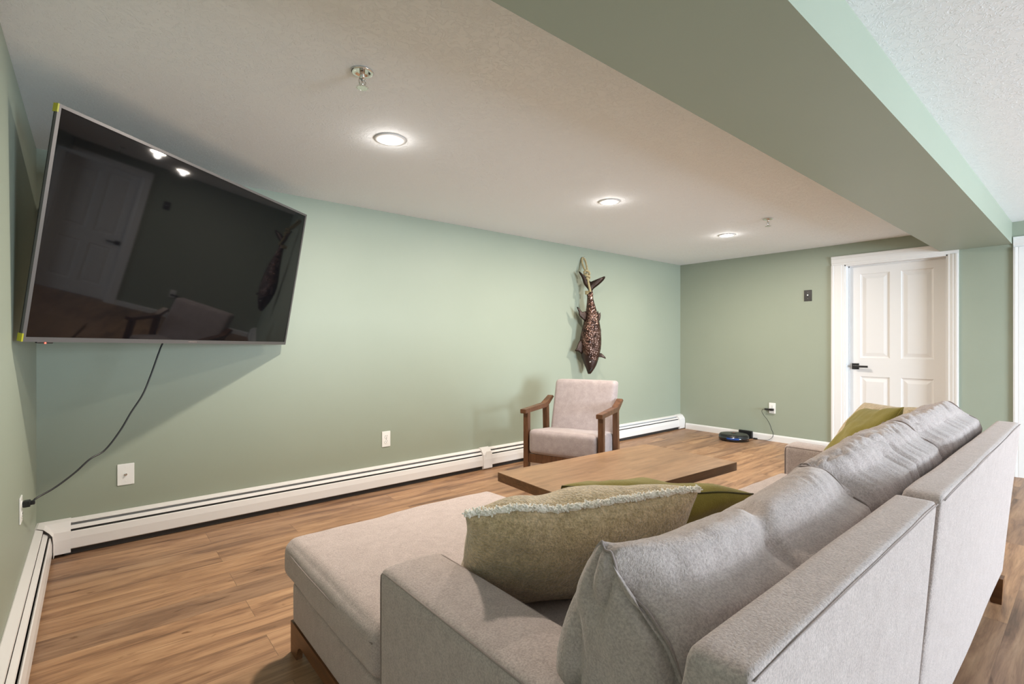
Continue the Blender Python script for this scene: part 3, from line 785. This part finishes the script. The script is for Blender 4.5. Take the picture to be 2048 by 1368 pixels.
# ================================================================== HANGING FISH
fx, fy = 4.475, -.135
fa = R(-34)
fish = empty('fish_sculpture', (fx, fy, 0), fa, 'dark bronze fish sculpture hanging head down by its tail on green wall', 'sculpture')
S_ = .00552 * .2193 / .97
def fz(y3): return 1.204 - ((480 + y3 * .2193) - 684) * .00552
def fxo(x3): return (x3 - 433) * S_
outl = [(455, 412, 452, .022), (485, 400, 458, .026), (520, 404, 458, .030), (560, 402, 466, .036), (600, 398, 478, .044), (650, 392, 492, .053), (700, 384, 505, .060), (760, 370, 518, .068), (820, 356, 526, .074), (880, 344, 531, .078), (940, 338, 532, .079), (1000, 342, 526, .077), (1050, 352, 515, .072), (1100, 366, 502, .063), (1140, 380, 488, .053), (1175, 394, 470, .041), (1205, 404, 450, .028), (1224, 410, 436, .014)]
def catmull(rows, sub=4):
    out = []
    for i in range(len(rows) - 1):
        a = rows[max(i - 1, 0)]; b_ = rows[i]; c_ = rows[i + 1]; d_ = rows[min(i + 2, len(rows) - 1)]
        for k_ in range(sub):
            t = k_ / sub
            out.append(tuple(.5 * (2 * b_[j] + (c_[j] - a[j]) * t + (2 * a[j] - 5 * b_[j] + 4 * c_[j] - d_[j]) * t * t + (3 * b_[j] - a[j] - 3 * c_[j] + d_[j]) * t ** 3) for j in range(4)))
    out.append(rows[-1]); return out
bm = bmesh.new(); rings = []; SEG = 30
for (y3, l3, r3, th) in catmull(outl):
    z = fz(y3); xl, xr_ = fxo(l3), fxo(r3); cx = (xl + xr_) / 2; rx = (xr_ - xl) / 2
    ring = []
    for k_ in range(SEG):
        a = 2 * PI * k_ / SEG; ca, sa_ = math.cos(a), math.sin(a)
        ring.append(bm.verts.new((cx + rx * (abs(ca) ** .9) * (1 if ca > 0 else -1), th * (abs(sa_) ** .95) * (1 if sa_ > 0 else -1), z)))
    rings.append(ring)
for A, B in zip(rings, rings[1:]):
    for k_ in range(SEG): bm.faces.new((A[k_], B[k_], B[(k_ + 1) % SEG], A[(k_ + 1) % SEG]))
bm.faces.new(rings[0]); bm.faces.new(rings[-1][::-1])
body = from_bm('fish_body', bm, ['fish_bronze', 'fish_head_metal'], fish, True)
for p_ in body.data.polygons:
    c_ = p_.center
    # gill line: head below a curved edge
    if c_.z < fz(1065 + 40 * math.sin((c_.x + .03) * 16)): p_.material_index = 1
def fin(name, pts3, y_=0, t=.010, yoff=None, parent=fish, m='fish_fin_metal'):
    """fin outline in the same sketch units; slightly thick with a thin rim, bent by yoff"""
    P = [Vector((fxo(x), 0, fz(y))) for x, y in pts3]
    c_ = sum(P, Vector()) / len(P)
    bm = bmesh.new(); n_ = len(P); sp = []
    for i in range(n_):
        a, b_, c2, d_ = P[i - 1], P[i], P[(i + 1) % n_], P[(i + 2) % n_]
        for k_ in range(4):
            q = k_ / 4; sp.append(.5 * (2 * b_ + (c2 - a) * q + (2 * a - 5 * b_ + 4 * c2 - d_) * q * q + (3 * b_ - a - 3 * c2 + d_) * q ** 3))
    def Y(p): return y_ + (yoff(p) if yoff else 0)
    outer = [bm.verts.new((p.x, Y(p), p.z)) for p in sp]
    for s in (-1, 1):
        inn = []
        for p in sp:
            q = p.lerp(c_, .35); inn.append(bm.verts.new((q.x, Y(q) + s * t / 2, q.z)))
        cc = bm.verts.new((c_.x, Y(c_) + s * t * .6, c_.z)); N_ = len(sp)
        for i in range(N_):
            bm.faces.new((outer[i], outer[(i + 1) % N_], inn[(i + 1) % N_], inn[i]))
            bm.faces.new((inn[i], inn[(i + 1) % N_], cc))
    return from_bm(name, bm, m, parent, True)
fin('tail_fin', [(428, 470), (405, 440), (372, 400), (350, 340), (322, 292), (330, 284), (352, 305), (378, 348), (410, 385), (432, 425), (455, 392), (500, 352), (545, 328), (562, 332), (548, 362), (505, 405), (462, 440), (445, 470)], 0, .022, lambda p: -.02 * abs(p.x) / .1)
fin('dorsal_fin', [(385, 742), (352, 722), (318, 690), (312, 655), (296, 618), (304, 612), (328, 634), (352, 655), (385, 650), (402, 690)], -.02, .014, lambda p: -.35 * min(0, p.x + .02) * -1)
fin('side_fin', [(350, 1040), (318, 1018), (280, 1012), (296, 985), (304, 962), (318, 930), (345, 905), (362, 960)], -.03, .014, lambda p: .3 * (p.x + .08))
fin('anal_fin', [(500, 640), (512, 668), (524, 656), (528, 690), (520, 730), (505, 735), (495, 690)], 0, .012)
fin('pectoral_fin', [(498, 1062), (505, 1042), (530, 1034), (552, 1052), (572, 1076), (566, 1084), (535, 1072), (510, 1070)], -.01, .012)
fin('belly_flap', [(520, 800), (512, 840), (490, 900), (475, 960), (470, 990), (480, 1005), (500, 960), (522, 890), (530, 830)], -.062, .012, lambda p: .9 * max(0, p.x - .06))
bm = bmesh.new(); bmesh.ops.create_uvsphere(bm, u_segments=14, v_segments=10, radius=.011, matrix=Matrix.Translation((fxo(418), -.057, fz(1112)))); from_bm('fish_eye', bm, 'chrome', fish, True)
fin('mouth', [(462, 1148), (440, 1180), (416, 1208), (410, 1200), (432, 1172), (452, 1146)], -.040, .012, lambda p: .3 * (p.x - 0), m='black_matte')
# rope: loop over a hook, knot, wraps round the tail root
rope = empty('rope', (fx, fy + .02, 2.0), fa, 'tan braided rope loop tied to the tail of the hanging fish', 'rope')
def RP(x3, y3, dy=0): return Vector((fxo(x3), dy - .02, fz(y3) - 2.0))
def strand(pts, rad, nm='rope_strand'):
    P = smooth_path(pts, 8); bm = bmesh.new()
    n_ = len(P)
    for ph in (0, 2.094, 4.189):      # three-ply twist
        Q = []
        for i, p in enumerate(P):
            t = (P[min(i + 1, n_ - 1)] - P[max(i - 1, 0)]).normalized(); a = t.cross(Vector((0, 1, .01))).normalized(); b_ = t.cross(a)
            an = ph + i * .75; Q.append(p + (a * math.cos(an) + b_ * math.sin(an)) * rad * .5)
        bm_tube(bm, Q, rad * .62, 7)
    return from_bm(nm, bm, 'rope_fibre', rope, True)
strand([RP(412, 285), RP(392, 250, .03), RP(384, 200, .07), RP(384, 160, .10), RP(393, 143, .105), RP(406, 146, .10), RP(414, 170, .09), RP(418, 220, .05), RP(416, 285)], .011, 'rope_loop')
strand([RP(378, 290, -.01), RP(400, 275, -.03), RP(428, 290, -.015), RP(432, 310, .01), RP(405, 300, .02), RP(385, 305, 0), RP(400, 320, -.03), RP(430, 330, -.02), RP(428, 345, .012), RP(402, 335, .01), RP(408, 350, -.025), RP(425, 362, -.012)], .011, 'rope_knot')
strand([RP(408, 300, -.008), RP(415, 345, -.012), RP(420, 390, -.02), RP(428, 440, -.035), RP(432, 468, -.04)], .012)
w_ = []
for i in range(37): a = i * 2 * PI / 12; w_.append(Vector((fxo(430) + .036 * math.cos(a), -.02 + .02 + .034 * math.sin(a), fz(458 + i * .9) - 2.0)))
bm = bmesh.new(); bm_tube(bm, w_, .0075, 7); from_bm('rope_wrap', bm, 'rope_fibre', rope, True)
bm = bmesh.new(); hx_ = Vector((0, 0, 0))
Mi = rope.matrix_basis.to_3x3()
hk = [Vector((.0, .0, 2.168)), ]
rm = Matrix.Translation(rope.location) @ Matrix.Rotation(fa, 4, 'Z'); ri = rm.inverted()
top = rm @ RP(399, 150, .10); bm_tube(bm, [ri @ Vector((top.x, -.0005, top.z)), ri @ Vector((top.x, top.y - .005, top.z - .002)), ri @ Vector((top.x, top.y - .022, top.z + .016))], .004, 8)
from_bm('hook', bm, 'chrome', rope, True)

# ================================================================== ROBOT VACUUM, DOCK, CHARGER
rv = empty('robot_vacuum', (6.240, -.905, 0), R(-60), 'round black robot vacuum docked on the floor against the end wall', 'robot vacuum')
def lathe(prof_, seg=48):
    bm = bmesh.new(); rings = [[bm.verts.new((r_ * math.cos(2 * PI * k / seg), r_ * math.sin(2 * PI * k / seg), z)) for k in range(seg)] for r_, z in prof_]
    for A, B in zip(rings, rings[1:]):
        for k in range(seg): bm.faces.new((A[k], A[(k + 1) % seg], B[(k + 1) % seg], B[k]))
    bm.faces.new(rings[0][::-1]); bm.faces.new(rings[-1]); return bm
from_bm('body', lathe([(.150, .010), (.166, .014), (.168, .060), (.164, .070), (.158, .074)]), 'black_plastic', rv, True)
from_bm('top_cover', lathe([(.155, .074), (.160, .075), (.156, .079), (.10, .082), (.02, .083)]), 'robot_top', rv, True)
from_bm('dome_ring', lathe([(.030, .082), (.032, .085), (.026, .087), (.006, .087)], 28), 'black_plastic', rv, True)
bm = bmesh.new(); seg = 40
A_ = []
for z in (.018, .060):
    A_.append([bm.verts.new((.171 * math.cos(a), .171 * math.sin(a), z)) for a in [R(-190 + 180 * i / seg) for i in range(seg + 1)]])
for i in range(seg): bm.faces.new((A_[0][i], A_[0][i + 1], A_[1][i + 1], A_[1][i]))
o = from_bm('bumper', bm, 'robot_bumper', rv, True); o.modifiers.new('s', 'SOLIDIFY').thickness = .003
bm = bmesh.new()
A_ = []
for z in (.028, .052):
    A_.append([bm.verts.new((.1735 * math.cos(a), .1735 * math.sin(a), z)) for a in [R(-122 + 48 * i / 12) for i in range(13)]])
for i in range(12): bm.faces.new((A_[0][i], A_[0][i + 1], A_[1][i + 1], A_[1][i]))
o = from_bm('sensor_window', bm, 'robot_blue', rv, True); o.modifiers.new('s', 'SOLIDIFY').thickness = .0015
bm = bmesh.new(); bm_box(bm, -.006, .014, .03, .055, .083, .085, .001); from_bm('power_button', bm, 'red_mark', rv)
dk = empty('charging_dock', (XE - .05, -.93, 0), 0, 'small black charging dock behind the robot vacuum', 'dock')
bm = bmesh.new(); bm_box(bm, -.0, .033, -.085, .085, 0, .095, .008); from_bm('housing', bm, 'black_plastic', dk)
bm = bmesh.new(); bm_box(bm, -.055, .0, -.07, .07, 0, .006, .002); from_bm('ramp', bm, 'black_matte', dk)
ch = empty('charger', (XE - .03, -1.238, .37), 0, 'black plug-in charger with a thin cord to the robot vacuum dock', 'charger')
off = Vector(ch.location)
bm = bmesh.new(); bm_box(bm, XE - .050, XE - .0095, -1.262, -1.222, .372, .398, .004); bm_box(bm, XE - .052, XE - .014, -1.222, -1.165, .376, .396, .004); bmesh.ops.translate(bm, verts=bm.verts, vec=-off); from_bm('adapter', bm, 'black_plastic', ch)
cpts = [(XE - .034, -1.163, .386), (XE - .034, -1.135, .375), (XE - .034, -1.130, .345), (XE - .030, -1.155, .300), (XE - .025, -1.185, .262), (XE - .024, -1.218, .205), (XE - .022, -1.235, .15), (XE - .022, -1.255, .10), (XE - .024, -1.245, .05), (XE - .030, -1.20, .012), (XE - .040, -1.14, .005), (XE - .045, -1.07, .005), (XE - .035, -1.02, .008)]
tube('charger_cord', [Vector(p) - off for p in cpts], .0025, 'black_plastic', ch, 6)
bm = bmesh.new(); bm_box(bm, XE - .052, XE - .028, -1.075, -1.03, .001, .017, .003); bmesh.ops.translate(bm, verts=bm.verts, vec=-off); from_bm('cord_switch', bm, 'black_plastic', ch)

# ================================================================== CEILING FITTINGS
lab = ['recessed ceiling light nearest the television', 'middle recessed ceiling light, between television and armchair', 'recessed ceiling light farthest away near the end wall']
for (x, y), lb in zip(LAMPS, lab):
    r_ = empty('ceiling_light', (x, y, H), 0, lb, 'ceiling light', 'recessed lights in a row')
    bm = lathe([(.048, 0), (.078, -.0005), (.082, -.003), (.080, -.006), (.062, -.008), (.056, -.006), (.054, -.002)], 40); from_bm('trim_ring', bm, 'white_trim', r_, True)
    bm = bmesh.new(); bm_cyl(bm, (0, 0, -.0045), .0600, .006, 'Z', 40); from_bm('diffuser', bm, 'lamp_glow', r_)
    area('lamp', (x, y, H - .012), (0, 0, 0), .11, .11, LAMP_W, (1.0, .89, .77), 'DISK')
    pl = bpy.data.lights.new('lamp_side_glow', 'POINT'); pl.energy = .9; pl.color = (1.0, .95, .9); pl.shadow_soft_size = .03
    po = bpy.data.objects.new('lamp_side_glow', pl); COL.objects.link(po); po.location = (x, y, H - .040)
def sprinkler(x, y, lb):
    r_ = empty('fire_sprinkler', (x, y, H), 0, lb, 'sprinkler', 'ceiling sprinklers')
    bm = lathe([(.012, -.001), (.040, -.001), (.044, -.004), (.040, -.008), (.030, -.006), (.022, .0)][::1], 36); from_bm('escutcheon', bm, 'chrome', r_, True)
    bm = bmesh.new(); bm_cyl(bm, (0, 0, -.016), .0105, .032, 'Z', 18)
    for s in (-1, 1): bm_tube(bm, [(s * .009, 0, -.03), (s * .014, 0, -.042), (s * .009, 0, -.058), (0, 0, -.064)], .003, 8)
    bm_cyl(bm, (0, 0, -.046), .004, .03, 'Z', 12)
    from_bm('frame', bm, 'chrome', r_, True)
    bm = bmesh.new(); bm_cyl(bm, (0, 0, -.067), .019, .0022, 'Z', 24)
    for i in range(12):
        a = 2 * PI * i / 12; bm_box(bm, .018, .024, -.0028, .0028, -.0685, -.066, M=Matrix.Rotation(a, 4, 'Z'))
    from_bm('deflector', bm, 'chrome', r_)
sprinkler(1.042, -1.925, 'chrome fire sprinkler on the ceiling nearest the camera')
sprinkler(4.724, -1.943, 'small fire sprinkler on the ceiling farther away near the end wall')
